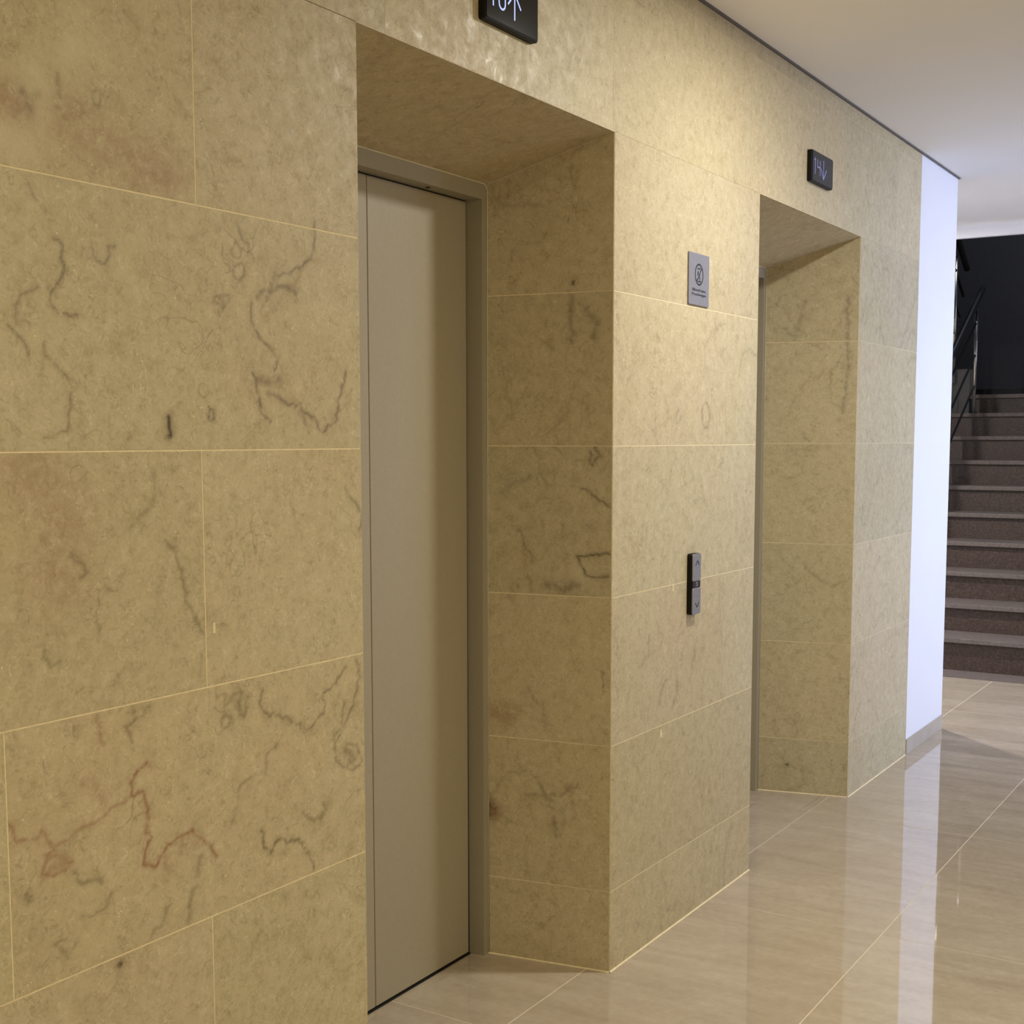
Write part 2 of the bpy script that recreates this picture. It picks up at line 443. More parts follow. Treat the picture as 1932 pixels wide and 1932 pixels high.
# ------------------------------------------------------------------ stone wall with the two lift openings
XA, XB, XC, XD, XE, XF = -1.041, 0.0, .998, 2.048, 2.886, 3.53
ROW = [0, .2246, .6246, 1.0246, 1.4246, 1.8246, 2.2246, 2.635, 2.6843]
TOP = 2.2246
DEP = .352
VEINS=[(0,4,0.7,[(-1.367,1.803),(-1.363,1.791),(-1.344,1.777),(-1.345,1.764),(-1.328,1.758),(-1.331,1.752)]),(0,4,0.8,[(-1.168,1.836),(-1.166,1.809),(-1.183,1.773),(-1.202,1.755),(-1.223,1.751),(-1.243,1.736),(-1.273,1.729)]),(0,9,0.7,[(-1.323,1.694),(-1.284,1.705),(-1.249,1.715),(-1.224,1.704)]),(0,10,0.5,[(-1.273,1.729),(-1.294,1.707),(-1.299,1.687)]),(0,4,0.9,[(-1.342,1.68),(-1.336,1.657),(-1.339,1.641),(-1.32,1.622),(-1.292,1.604),(-1.277,1.585),(-1.283,1.563),(-1.283,1.563)]),(0,4,0.6,[(-1.353,1.729),(-1.356,1.721),(-1.363,1.716),(-1.371,1.715),(-1.378,1.719),(-1.381,1.726),(-1.378,1.734),(-1.371,1.739),(-1.362,1.74),(-1.355,1.736),(-1.353,1.729)]),(0,4,0.6,[(-1.429,1.677),(-1.395,1.686),(-1.405,1.658),(-1.429,1.677)]),(0,9,0.5,[(-1.411,1.677),(-1.405,1.668)]),(0,4,0.8,[(-1.749,1.735),(-1.732,1.726),(-1.735,1.709),(-1.73,1.696),(-1.736,1.679),(-1.752,1.655),(-1.756,1.638),(-1.745,1.628)]),(0,4,0.7,[(-1.738,1.627),(-1.71,1.628)]),(0,4,0.6,[(-1.782,1.663),(-1.807,1.646),(-1.817,1.63),(-1.815,1.606)]),(0,4,0.7,[(-1.83,1.605),(-1.804,1.58),(-1.798,1.564)]),(0,4,0.6,[(-1.678,1.73),(-1.675,1.716),(-1.657,1.71),(-1.647,1.722),(-1.651,1.733),(-1.634,1.738)]),(0,4,0.6,[(-1.769,1.582),(-1.768,1.568),(-1.752,1.552),(-1.742,1.544),(-1.725,1.527),(-1.725,1.49),(-1.734,1.47),(-1.731,1.456),(-1.745,1.45),(-1.776,1.445)]),(0,4,0.6,[(-1.791,1.805),(-1.781,1.793),(-1.772,1.781),(-1.759,1.772)]),(0,11,0.5,[(-1.795,1.932),(-1.783,1.913),(-1.766,1.935)]),(0,8,0.4,[(-1.731,1.967),(-1.725,1.941),(-1.733,1.923)]),(0,4,0.5,[(-1.65,1.955),(-1.652,1.946),(-1.658,1.94),(-1.664,1.938),(-1.669,1.943),(-1.67,1.95),(-1.668,1.959),(-1.663,1.965),(-1.657,1.967),(-1.652,1.963),(-1.65,1.955)]),(0,5,0.9,[(-1.336,1.561),(-1.332,1.535),(-1.321,1.508),(-1.314,1.489),(-1.295,1.474)]),(0,14,0.6,[(-1.332,1.551),(-1.303,1.542),(-1.273,1.55)]),(0,9,0.5,[(-1.299,1.522),(-1.279,1.52),(-1.254,1.507)]),(0,5,0.8,[(-1.274,1.52),(-1.254,1.507),(-1.218,1.504),(-1.208,1.49),(-1.176,1.484),(-1.166,1.463),(-1.15,1.454),(-1.139,1.466),(-1.116,1.477),(-1.107,1.517),(-1.092,1.55),(-1.086,1.572)]),(0,9,0.5,[(-1.218,1.504),(-1.203,1.469)]),(0,6,1.6,[(-1.533,1.479),(-1.536,1.463),(-1.528,1.457),(-1.528,1.448),(-1.541,1.446)]),(0,3,0.9,[(-1.434,1.483),(-1.436,1.477),(-1.439,1.473),(-1.443,1.473),(-1.446,1.477),(-1.448,1.483),(-1.446,1.49),(-1.443,1.494),(-1.439,1.494),(-1.435,1.49),(-1.434,1.483)]),(0,5,0.6,[(-1.735,1.27),(-1.715,1.257),(-1.712,1.239),(-1.719,1.234)]),(0,4,0.5,[(-1.669,1.214),(-1.65,1.209)]),(0,4,0.5,[(-1.684,1.195),(-1.693,1.169),(-1.686,1.153)]),(0,4,0.6,[(-1.789,1.137),(-1.788,1.12),(-1.777,1.107),(-1.759,1.113)]),(0,9,0.4,[(-1.569,1.387),(-1.571,1.341),(-1.62,1.301)]),(0,6,0.6,[(-1.557,1.281),(-1.533,1.264),(-1.509,1.208),(-1.506,1.176),(-1.485,1.148),(-1.469,1.117)]),(0,6,0.6,[(-1.096,1.346),(-1.068,1.323),(-1.045,1.307),(-1.051,1.27)]),(0,7,0.6,[(-1.39,1.015),(-1.381,1.0),(-1.391,0.975),(-1.377,0.962),(-1.367,0.991)]),(0,8,0.6,[(-1.408,0.957),(-1.41,0.953),(-1.416,0.951),(-1.423,0.952),(-1.429,0.956),(-1.431,0.962),(-1.429,0.966),(-1.423,0.968),(-1.416,0.967),(-1.41,0.963),(-1.408,0.957)]),(0,5,0.7,[(-1.328,1.002),(-1.338,0.972),(-1.319,0.951),(-1.294,0.947),(-1.233,0.918),(-1.217,0.9),(-1.19,0.91),(-1.167,0.928),(-1.161,0.96),(-1.127,0.98),(-1.098,1.005)]),(0,5,0.7,[(-1.062,1.015),(-1.057,0.976),(-1.076,0.926),(-1.094,0.907),(-1.129,0.864)]),(0,5,0.6,[(-1.627,1.007),(-1.59,1.016),(-1.607,1.001),(-1.639,0.991),(-1.628,0.963)]),(1,6,0.8,[(-1.866,0.884),(-1.852,0.879),(-1.848,0.861),(-1.835,0.855),(-1.801,0.862),(-1.788,0.83),(-1.799,0.816),(-1.803,0.802),(-1.79,0.786),(-1.751,0.802)]),(1,16,0.6,[(-1.799,0.816),(-1.778,0.816),(-1.761,0.805),(-1.797,0.797)]),(1,5,0.7,[(-1.777,0.839),(-1.749,0.841),(-1.731,0.851),(-1.697,0.854),(-1.678,0.871),(-1.647,0.87),(-1.631,0.882)]),(1,16,0.4,[(-1.728,0.922),(-1.703,0.905),(-1.689,0.877)]),(1,5,1.1,[(-1.598,0.924),(-1.618,0.913),(-1.635,0.895),(-1.631,0.879),(-1.607,0.876),(-1.6,0.855),(-1.601,0.83),(-1.606,0.812),(-1.59,0.795),(-1.607,0.787),(-1.61,0.756),(-1.592,0.744),(-1.579,0.754),(-1.579,0.76),(-1.558,0.777),(-1.532,0.786),(-1.506,0.788),(-1.489,0.772),(-1.463,0.751),(-1.45,0.727)]),(1,14,0.6,[(-1.567,0.753),(-1.559,0.732)]),(1,14,0.4,[(-1.528,0.776),(-1.507,0.766),(-1.48,0.759)]),(1,10,0.5,[(-1.598,0.921),(-1.59,0.916)]),(0,9,0.5,[(-1.485,0.741),(-1.491,0.715),(-1.505,0.679),(-1.515,0.652),(-1.52,0.631)]),(0,5,0.5,[(-1.295,0.895),(-1.321,0.876),(-1.327,0.849),(-1.371,0.845),(-1.395,0.833),(-1.403,0.794),(-1.411,0.779)]),(0,5,0.9,[(-1.34,0.743),(-1.331,0.709),(-1.316,0.697),(-1.295,0.717),(-1.269,0.703),(-1.243,0.703),(-1.217,0.67),(-1.198,0.647),(-1.199,0.632)]),(0,5,0.6,[(-1.105,0.933),(-1.112,0.889),(-1.135,0.874),(-1.13,0.825),(-1.113,0.813),(-1.072,0.797),(-1.054,0.812),(-1.065,0.849),(-1.101,0.853)]),(0,14,0.6,[(-1.107,0.839),(-1.072,0.824),(-1.09,0.812)]),(0,7,0.6,[(-1.226,0.743),(-1.194,0.724),(-1.16,0.734),(-1.166,0.75)]),(0,4,0.6,[(-1.766,0.686),(-1.787,0.684),(-1.767,0.665),(-1.767,0.653)]),(0,4,0.5,[(-1.736,0.71),(-1.711,0.708),(-1.688,0.71),(-1.679,0.732)]),(0,6,0.6,[(-1.751,0.787),(-1.738,0.759),(-1.712,0.761),(-1.698,0.753)]),(1,8,0.6,[(-1.699,1.015),(-1.692,0.99),(-1.685,0.971)]),(0,7,0.5,[(-1.604,0.629),(-1.596,0.642),(-1.57,0.653),(-1.563,0.674)]),(0,5,0.7,[(-1.829,0.769),(-1.83,0.766),(-1.832,0.764),(-1.835,0.765),(-1.837,0.768),(-1.837,0.771),(-1.836,0.774),(-1.834,0.776),(-1.832,0.775),(-1.83,0.772),(-1.829,0.769)]),(0,7,1.5,[(-1.668,0.614),(-1.665,0.61)]),(2,35,0.6,[(-1.771,1.953),(-1.766,1.916),(-1.801,1.875),(-1.826,1.862)]),(2,30,0.5,[(-1.694,2.044),(-1.67,2.037),(-1.72,1.997)]),(1,30,0.5,[(-1.818,1.916),(-1.802,1.909)]),(1,45,0.35,[(-1.71,1.906),(-1.672,1.891),(-1.591,1.872),(-1.52,1.86)]),(1,60,0.3,[(-1.814,1.404),(-1.772,1.375),(-1.74,1.316),(-1.761,1.232)]),(0,5,0.6,[(0.625,1.513),(0.62,1.49),(0.605,1.476),(0.586,1.476),(0.57,1.49),(0.564,1.512),(0.569,1.535),(0.584,1.549),(0.603,1.55),(0.619,1.536),(0.625,1.513)]),(0,5,0.5,[(0.404,1.526),(0.385,1.518),(0.392,1.486),(0.405,1.486),(0.423,1.518)]),(0,5,0.5,[(0.647,1.806),(0.654,1.784),(0.672,1.769),(0.697,1.784),(0.732,1.795)]),(0,8,0.4,[(0.995,1.705),(0.931,1.725),(0.869,1.71),(0.856,1.674)]),(0,5,0.4,[(0.015,1.812),(0.03,1.811),(0.02,1.8),(0.005,1.787)]),(0,10,0.4,[(0.228,0.892),(0.223,0.845),(0.18,0.818)]),(0,7,0.5,[(0.34,0.754),(0.308,0.724),(0.296,0.689)]),(0,7,0.5,[(0.414,0.745),(0.415,0.704),(0.382,0.663)]),(0,14,0.4,[(0.537,0.81),(0.517,0.765)])]
RVEINS=[(0,6,0.8,[(0.051,1.422),(0.035,1.397),(0.057,1.375),(0.061,1.41)]),(0,5,0.8,[(0.083,1.315),(0.05,1.291),(0.011,1.266)]),(0,5,1.0,[(0.007,1.141),(0.043,1.139),(0.096,1.131),(0.082,1.1),(0.062,1.075),(0.007,1.084)]),(2,22,0.8,[(0.089,1.1),(0.089,1.074)]),(0,18,0.6,[(0.183,1.051),(0.142,1.04),(0.096,1.055)]),(0,6,1.6,[(0.112,1.854),(0.11,1.846)]),(0,12,0.5,[(0.112,1.808),(0.118,1.759),(0.111,1.697)]),(0,14,0.5,[(0.079,1.782),(0.046,1.744),(0.053,1.707)]),(0,5,0.5,[(0.265,1.203),(0.244,1.165),(0.224,1.114)]),(0,12,0.4,[(0.306,1.299),(0.279,1.326),(0.21,1.346)]),(0,15,.75,[(0.349,0.428),(0.338,0.415),(0.347,0.402),(0.335,.425)]),(1,24,.7,[(0.349,0.428),(0.338,0.405)]),(0,10,0.5,[(0.198,0.502),(0.16,0.432),(0.152,0.358)]),(0,8,0.5,[(0.244,0.467),(0.137,0.479),(0.092,0.513)]),(1,30,0.5,[(0.338,0.697),(0.291,0.693)])]
RVEINS2=[(0,7,1.5,[(0.239,0.121),(0.235,0.115)]),(0,10,0.5,[(0.043,1.995),(0.036,1.708),(0.052,1.543)]),(0,12,0.4,[(0.28,1.88),(0.238,1.837),(0.201,1.981)]),(0,8,0.5,[(0.201,1.449),(0.17,1.435)])]

rng = random.Random(7)

class SlabMesh:
    def __init__(s):
        s.V, s.F, s.M, s.slab, s.vein, s.tone, s.n = [], [], [], [], [], [], 0
    def patch(s, P, nu, nv, mat, slab, tone, vein=None):
        # P(u, v) -> array of positions for arrays u, v in 0..1
        u, v = np.meshgrid(np.linspace(0, 1, nu + 1), np.linspace(0, 1, nv + 1), indexing='ij')
        p = P(u.ravel(), v.ravel())
        s.V.append(p)
        i = np.arange(nu * (nv + 1)).reshape(nu, nv + 1)[:, :-1].ravel() + s.n
        s.F.append(np.stack([i, i + nv + 1, i + nv + 2, i + 1], 1))
        s.M.append(np.full(len(i), mat))
        k = len(p)
        s.slab.append(np.tile(np.array(slab, float), (k, 1)))
        s.tone.append(np.tile(np.array(tone, float), (k, 1)))
        s.vein.append(np.zeros((k, 3)) if vein is None else vein)
        s.n += k
    def build(s, name, mats, smooth=False):
        V, F = np.concatenate(s.V), np.concatenate(s.F)
        me = bpy.data.meshes.new(name)
        me.vertices.add(len(V))
        me.vertices.foreach_set('co', V.ravel())
        me.loops.add(F.size)
        me.loops.foreach_set('vertex_index', F.ravel())
        me.polygons.add(len(F))
        me.polygons.foreach_set('loop_start', np.arange(len(F)) * 4)
        for m in mats:
            me.materials.append(m)
        me.polygons.foreach_set('material_index', np.concatenate(s.M).astype(np.int32))
        me.polygons.foreach_set('use_smooth', np.full(len(F), smooth))
        for nm, arr in (('slab', s.slab), ('vein', s.vein), ('tone', s.tone)):
            a = np.concatenate(arr)
            at = me.attributes.new(nm, 'FLOAT_VECTOR' if nm == 'slab' else 'FLOAT_COLOR', 'POINT')
            if nm == 'slab':
                at.data.foreach_set('vector', a.ravel())
            else:
                at.data.foreach_set('color', np.concatenate([a, np.ones((len(a), 1))], 1).ravel())
        me.update(calc_edges=True)
        me.validate()
        o = bpy.data.objects.new(name, me)
        C.objects.link(o)
        return o

def wiggle(pts, r, step=.012, amp=.006):
    out = []
    for (x0, y0), (x1, y1) in zip(pts, pts[1:]):
        L_ = math.hypot(x1 - x0, y1 - y0)
        k = max(1, int(L_ / step))
        for i in range(k):
            t = i / k
            out.append((x0 + (x1 - x0) * t + r.uniform(-amp, amp), y0 + (y1 - y0) * t + r.uniform(-amp, amp)))
    out.append(pts[-1])
    return out

def vein_field(a, b, veins, rect, r):
    # a, b: in-plane coordinates of vertices; only veins touching rect count
    out = np.zeros((len(a), 3))
    a0, a1, b0, b1 = rect
    for kind, w, s, pts in veins:
        w = w / 1000.0
        P = wiggle(pts, r, .008, min(.0045, .4 * w + .0022))
        reach = 6 * w
        xs, ys = [q[0] for q in P], [q[1] for q in P]
        if max(xs) < a0 or min(xs) > a1 or max(ys) < b0 or min(ys) > b1:
            continue
        sel = np.where((a > min(xs) - reach) & (a < max(xs) + reach) & (b > min(ys) - reach) & (b < max(ys) + reach))[0]
        if not len(sel):
            continue
        aa, bb = a[sel], b[sel]
        d = np.full(len(sel), 9.0)
        for (x0, y0), (x1, y1) in zip(P, P[1:]):
            dx, dy = x1 - x0, y1 - y0
            q = dx * dx + dy * dy + 1e-12
            t = np.clip(((aa - x0) * dx + (bb - y0) * dy) / q, 0, 1)
            d = np.minimum(d, np.hypot(aa - x0 - t * dx, bb - y0 - t * dy))
        if w > .02:
            f = s * np.exp(-(d / w) ** 2)
        else:
            f = s * (.66 * np.exp(-(d / (.55 * w)) ** 2) + .20 * np.exp(-(d / (2.1 * w)) ** 2))
        out[sel, kind] = np.maximum(out[sel, kind], f)
    return np.clip(out, 0, 1)

def random_veins(r, a0, a1, b0, b1, n):
    res = []
    for _ in range(n):
        x, y = r.uniform(a0, a1), r.uniform(b0, b1)
        ang = r.uniform(0, 6.28)
        pts = [(x, y)]
        for _ in range(r.randint(3, 8)):
            ang += r.uniform(-1.1, 1.1)
            x += .03 * math.cos(ang)
            y += .035 * math.sin(ang)
            pts.append((x, y))
        res.append((0 if r.random() < .8 else 1, r.choice((4, 5, 6, 9)), r.uniform(.12, .38), pts))
    return res

G = .0013
wall = SlabMesh()
def wall_tone(r):
    k = r.uniform(.94, 1.04)
    return (k * r.uniform(.985, 1.015), k, k * r.uniform(.97, 1.03))

def slab_front(x0, x1, z0, z1, l=G, r_=G, bt=G, t=G, step=.02, veins=None, nrand=0, tone=None):
    a0, a1, b0, b1 = x0 + l, x1 - r_, z0 + bt, z1 - t
    sid = (rng.random(), rng.random(), rng.random())
    tone = tone or wall_tone(rng)
    vs = list(veins or []) + random_veins(rng, a0, a1, b0, b1, nrand)
    nu, nv = max(1, round((a1 - a0) / step)), max(1, round((b1 - b0) / step))
    P = lambda u, v: np.stack([a0 + (a1 - a0) * u, np.zeros_like(u), b0 + (b1 - b0) * v], 1)
    fld = None
    if vs:
        u, v = np.meshgrid(np.linspace(0, 1, nu + 1), np.linspace(0, 1, nv + 1), indexing='ij')
        fld = vein_field((a0 + (a1 - a0) * u).ravel(), (b0 + (b1 - b0) * v).ravel(), vs, (a0, a1, b0, b1), rng)
    wall.patch(P, nu, nv, 0, sid, tone, fld)
    # slab edges running back into the joint
    d = .0008
    for q in (((a0, b0), (a1, b0)), ((a1, b0), (a1, b1)), ((a1, b1), (a0, b1)), ((a0, b1), (a0, b0))):
        (p0, q0), (p1, q1) = q
        wall.patch(lambda u, v: np.stack([p0 + (p1 - p0) * u, d * v, q0 + (q1 - q0) * u], 1), 1, 1, 0, sid, tone)

E5 = .002     # arris at the opening edges
# left of the first opening
lj = {0: [-1.863, -2.66], 1: [-1.463, -2.263], 2: [-1.863, -2.66], 3: [-1.463, -2.263], 4: [-1.863, -2.66], 5: [-1.463, -2.263]}
for k in range(6):
    xs = [XA] + lj[k] + [-3.06, -4.0, -4.8, -5.6]
    for i, (x1, x0) in enumerate(zip(xs, xs[1:])):
        near = i < 2
        slab_front(x0, x1, ROW[k], ROW[k + 1], r_=E5 if i == 0 else G, step=.0032 if near else .05,
                   veins=VEINS if near else None, nrand=2 if near else 0)
# pier between the openings
for k in range(6):
    xs = [XB, .745, XC] if k % 2 == 0 else [XB, XC]
    if k == 0:
        xs = [XB, .746, XC]
    for i, (x0, x1) in enumerate(zip(xs, xs[1:])):
        slab_front(x0, x1, ROW[k], ROW[k + 1], l=E5 if x0 == XB else .0006, r_=E5 if x1 == XC else .0006, t=G if k < 5 else .0004, step=.005, veins=VEINS, nrand=2)
# right of the second opening
for k in range(6):
    xs = [XD, 2.44, XE] if k == 5 else [XD, XE]
    for x0, x1 in zip(xs, xs[1:]):
        slab_front(x0, x1, ROW[k], ROW[k + 1], l=E5 if x0 == XD else .0004, r_=.0004, bt=.0007, t=.0007 if k < 5 else .0003, step=.005, nrand=24)
# band over the openings and the cut strip under the ceiling
xs = [-5.6, -4.6, -3.6, -2.75, -1.87, -.955, -.009, .91, 1.83, 2.52, XE]
for x0, x1 in zip(xs, xs[1:]):
    slab_front(x0, x1, ROW[6], ROW[7], l=.0003, r_=.0003, bt=.0004, t=.0007, step=.01, nrand=3)
xs = [-5.6, -4.2, -2.9, -1.6, -.4, .55, 1.4, 2.2, XE]
for x0, x1 in zip(xs, xs[1:]):
    slab_front(x0, x1, ROW[7], ROW[8], l=.0003, r_=.0003, bt=.0006, step=.02)
# grout bed just behind the slab faces
def quad(pts, mat, slab=(0, 0, 0), tone=(1, 1, 1)):
    p = np.array(pts, float)
    wall.patch(lambda u, v: (p[0] * ((1 - u) * (1 - v))[:, None] + p[1] * (u * (1 - v))[:, None] + p[2] * (u * v)[:, None] + p[3] * ((1 - u) * v)[:, None]), 1, 1, mat, slab, tone)
gy = .0004
for x0, x1, z0, z1 in ((-5.6, XA - E5, 0, TOP), (XB + E5, XC - E5, 0, TOP), (XD + E5, XE, 0, TOP), (-5.6, XE, TOP - .001, ROW[8])):
    quad(((x0, gy, z0), (x1, gy, z0), (x1, gy, z1), (x0, gy, z1)), 1)
quad(((XE, 0, 0), (XE, .02, 0), (XE, .02, ROW[8]), (XE, 0, ROW[8])), 1)

# splayed reveals and soffits of the two openings
def reveal(x_front, x_back, side, veins, toneK):
    # side -1: the reveal lies to the left of the opening, +1: to the right
    zb = lambda y: TOP - (TOP - 2.119) * y / DEP
    for k in range(6):
        z0, z1 = ROW[k] + G, ROW[k + 1] - G
        sid = (rng.random(), rng.random(), rng.random())
        tone = wall_tone(rng)
        def P(u, v):
            y = E5 + (DEP - E5) * u
            top = np.where(k == 5, zb(y) - .0012, z1)
            return np.stack([x_front + (x_back - x_front) * y / DEP, y, z0 + (top - z0) * v], 1)
        nu, nv = 90, 100
        u, v = np.meshgrid(np.linspace(0, 1, nu + 1), np.linspace(0, 1, nv + 1), indexing='ij')
        p = P(u.ravel(), v.ravel())
        vs = list(veins) + random_veins(rng, .02, .33, z0, z1, 4)
        wall.patch(P, nu, nv, 0, sid, tone, vein_field(p[:, 1], p[:, 2], vs, (0, DEP, z0, z1), rng))
    o = .0004 * side
    quad(((x_front + o, E5, 0), (x_back + o, DEP, 0), (x_back + o, DEP, 2.119), (x_front + o, E5, TOP)), 1)
    # arris at the front edge, toned lighter as a painted highlight line
    quad(((x_front, E5, 0), (x_front + side * E5, 0, 0), (x_front + side * E5, 0, TOP + E5), (x_front, E5, TOP)), 0, (rng.random(),) * 3, (1.12, 1.12, 1.12))

for xl, xr, vv in ((XA, XB, RVEINS), (XC, XD, RVEINS2)):
    sp = .060 if xl == XA else .083
    reveal(xl, xl + sp, -1, [], 1)
    reveal(xr, xr - sp, 1, vv, 1)
    sid = (rng.random(), rng.random(), rng.random())
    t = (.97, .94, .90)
    def PS(u, v, xl=xl, xr=xr, sp=sp):
        y = E5 + (DEP - E5) * v
        x0, x1 = xl + sp * y / DEP, xr - sp * y / DEP
        return np.stack([x0 + (x1 - x0) * u, y, TOP - (TOP - 2.119) * y / DEP], 1)
    u, v = np.meshgrid(np.linspace(0, 1, 201), np.linspace(0, 1, 71), indexing='ij')
    p = PS(u.ravel(), v.ravel())
    vs = random_veins(rng, xl + .05, xr - .05, .03, .32, 12)
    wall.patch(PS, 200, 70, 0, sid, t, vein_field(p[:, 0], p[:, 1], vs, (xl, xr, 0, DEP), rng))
    quad(((xl, E5, TOP), (xr, E5, TOP), (xr, 0, TOP + E5), (xl, 0, TOP + E5)), 0, sid, (1.12, 1.12, 1.12))  # soffit arris painted lighter than its slab as an edge highlight
# thin bead of pale filler where wall meets floor
def bead(p0, p1, n, h=.004):
    p0, p1, n = np.array(p0), np.array(p1), np.array(n)
    quad((p0 + n * h, p1 + n * h, p1 + np.array((0, 0, h * .8)), p0 + np.array((0, 0, h * .8))), 1)
for x0, x1 in ((-5.6, XA), (XB, XC), (XD, XE)):
    bead((x0, 0, 0.0004), (x1, 0, 0.0004), (0, -1, 0))
for xf, xb, s in ((XA, XA + .06, 1), (XB, XB - .06, -1), (XC, XC + .083, 1), (XD, XD - .083, -1)):
    bead((xf, 0, .0004), (xb, DEP, .0004), (s, 0, 0))
for dx, dz, w_, h_ in ((.3745, 1.005, .008, .019), (.302, .590, .011, .022), (.512, .902, .006, .012), (-1.447, 1.115, .006, .018)):
    quad(((dx, -.0003, dz), (dx + w_, -.0003, dz), (dx + w_ * .9, -.0003, dz + h_), (dx + w_ * .1, -.0003, dz + h_)), 1)
wo = wall.build('wall_left', [M_STONE, M_GROUT])
tag(wo, 'beige limestone slab wall around the two elevator doors', 'wall', kind='structure')

# ------------------------------------------------------------------ floor of polished tiles
fl = SlabMesh()
frng = random.Random(3)
def tile(x0, x1, y0, y1):
    q = .0014
    a0, a1, b0, b1 = x0 + q, x1 - q, y0 + q, y1 - q
    sid = (frng.random(), frng.random(), frng.random())
    k = frng.uniform(.95, 1.03)
    tx, ty = frng.gauss(0, .00022), frng.gauss(0, .00022)
    nu, nv = 24, 16
    def edge(s):
        # denser rows of vertices near the tile edges
        return .5 - .5 * np.cos(np.pi * s)
    def P(u, v):
        x, y = a0 + (a1 - a0) * edge(u), b0 + (b1 - b0) * edge(v)
        d = np.minimum(np.minimum(x - a0, a1 - x), np.minimum(y - b0, b1 - y))
        z = -.00010 * np.exp(-(d / .03)) + tx * (x - (a0 + a1) / 2) * .3 + ty * (y - (b0 + b1) / 2) * .3
        return np.stack([x, y, z], 1)
    fl.patch(P, nu, nv, 0, sid, (k, k * frng.uniform(.99, 1.0), k * frng.uniform(.97, 1.0)))
FX, FY = .6603, .066
xe = [FX + 1.1165 * k for k in range(-6, 4)] + [4.999]
ye = [FY - .6115 * k for k in range(6, -5, -1)]
for x0, x1 in zip(xe, xe[1:]):
    for y0, y1 in zip(ye, ye[1:]):
        if y0 > .1 and x1 < 3.0 :
            continue
        tile(x0, x1, y0, min(y1, 2.6))
for x0, x1 in ((-1.58, -.4562), (-.4562, .6603), (.6603, 1.7768), (1.7768, 2.8933)):
    tile(x0, x1, .066, .42)
p = np.array(((-6.1, -3.8, -.0004), (5.0, -3.8, -.0004), (5.0, 2.6, -.0004), (-6.1, 2.6, -.0004)))
fl.patch(lambda u, v: p[0] * ((1 - u) * (1 - v))[:, None] + p[1] * (u * (1 - v))[:, None] + p[2] * (u * v)[:, None] + p[3] * ((1 - u) * v)[:, None], 1, 1, 1, (0, 0, 0), (1, 1, 1))
fo = fl.build('floor', [M_FLOOR, M_FGROUT], smooth=True)
tag(fo, 'polished beige stone tile floor with pale joints', 'floor', kind='structure')

# ------------------------------------------------------------------ rest of the shell
def struct(name, boxes, mat, label, cat='wall'):
    return tag(multi_box(name, boxes, mat), label, cat, kind='structure')

struct('ceiling', [((-5.6, -3.7, CEIL), (XF + .012, -.0100, CEIL + .08)), ((XF + .012, -3.7, CEIL), (5.0, 2.5, CEIL + .08))], M_CEIL, 'plain pale painted ceiling over the elevator lobby', 'ceiling')
struct('trim_1', [((-5.6, -.0095, CEIL - .0055), (XF + .010, .004, CEIL + .05))], M_GAP, 'dark shadow gap profile between stone wall and ceiling', 'trim')
struct('wall_pier', [((XE + .001, 0, .072), (XF, .45, CEIL - .0057))], M_WHITE, 'white painted wall end right of the stone cladding')
struct('baseboard_pier', [((XE + .003, -.004, .0005), (XF, .45, .072))], M_SKIRTB, 'greige stone skirting under the white painted wall end', 'baseboard')
struct('wall_passage', [((XF - .15, .45, 0), (XF, 2.5, CEIL)), ((XF - .15, 2.5, 0), (5.15, 2.65, CEIL))], M_WHITE, 'white side passage wall hidden behind the white wall end')
struct('wall_back', [((-5.75, -3.7, 0), (-5.6, .05, CEIL))], M_BEIGE, 'beige wall behind the viewer')
struct('wall_right', [((-5.6, -3.7, 0), (WX0, -3.55, CEIL)), ((WX1, -3.7, 0), (5.2, -3.55, CEIL)), ((WX0, -3.7, 0), (WX1, -3.55, .25)), ((WX0, -3.7, 2.45), (WX1, -3.55, CEIL))], M_BEIGE, 'beige wall opposite the elevators with tall window')
struct('window_1', [((WX0, -3.66, .25), (WX0 + .05, -3.6, 2.45)), ((WX1 - .05, -3.66, .25), (WX1, -3.6, 2.45)), (((WX0 + WX1) / 2 - .02, -3.66, .25), ((WX0 + WX1) / 2 + .02, -3.6, 2.45)), ((WX0, -3.66, .25), (WX1, -3.6, .30)), ((WX0, -3.66, 2.40), (WX1, -3.6, 2.45))], M_WHITE, 'tall white framed window opposite the elevators', 'window')
SY0, SY1 = -1.15, 1.0
TY0 = SY0 + .02
struct('wall_lintel', [((5.0, -3.7, 2.618), (5.035, 2.5, CEIL + .1)), ((5.0, -3.7, 0), (5.12, SY0, 2.618)), ((5.0, 2.1, 0), (5.12, 2.5, 2.618))], M_WHITE, 'white painted beam over the stair opening')
XBK = 9.2
struct('wall_stair_back', [((XBK, SY0 - .15, 0), (XBK + .15, 2.3, 5.2))], M_CHAR, 'charcoal painted wall at the stair landing')
struct('wall_stair_right', [((5.12, SY0 - .15, 0), (XBK, SY0, 5.2))], M_CHAR, 'charcoal stairwell wall right of the flight')
struct('wall_stair_left', [((5.12, 2.1, 0), (XBK, 2.25, 5.2))], M_CHAR, 'charcoal stairwell wall left of the upper flight')
struct('wall_stair_parapet', [((7.872, .918, 1.645), (7.99, 1.055, 2.0))], M_GREYP, 'grey plastered end of the parapet between the two stair flights')
struct('fill_light_frame', [((8.05, SY0 + .001, 1.98), (8.10, SY0 + .03, 3.3)), ((8.50, SY0 + .001, 1.98), (8.55, SY0 + .03, 3.3)), ((8.05, SY0 + .001, 1.93), (8.55, SY0 + .03, 1.98)), ((8.05, SY0 + .001, 3.3), (8.55, SY0 + .03, 3.35))], M_RAIL, 'added frame on the charcoal right wall around the stairwell fill light', 'window')  # added frame around the side fill light, no opening behind it
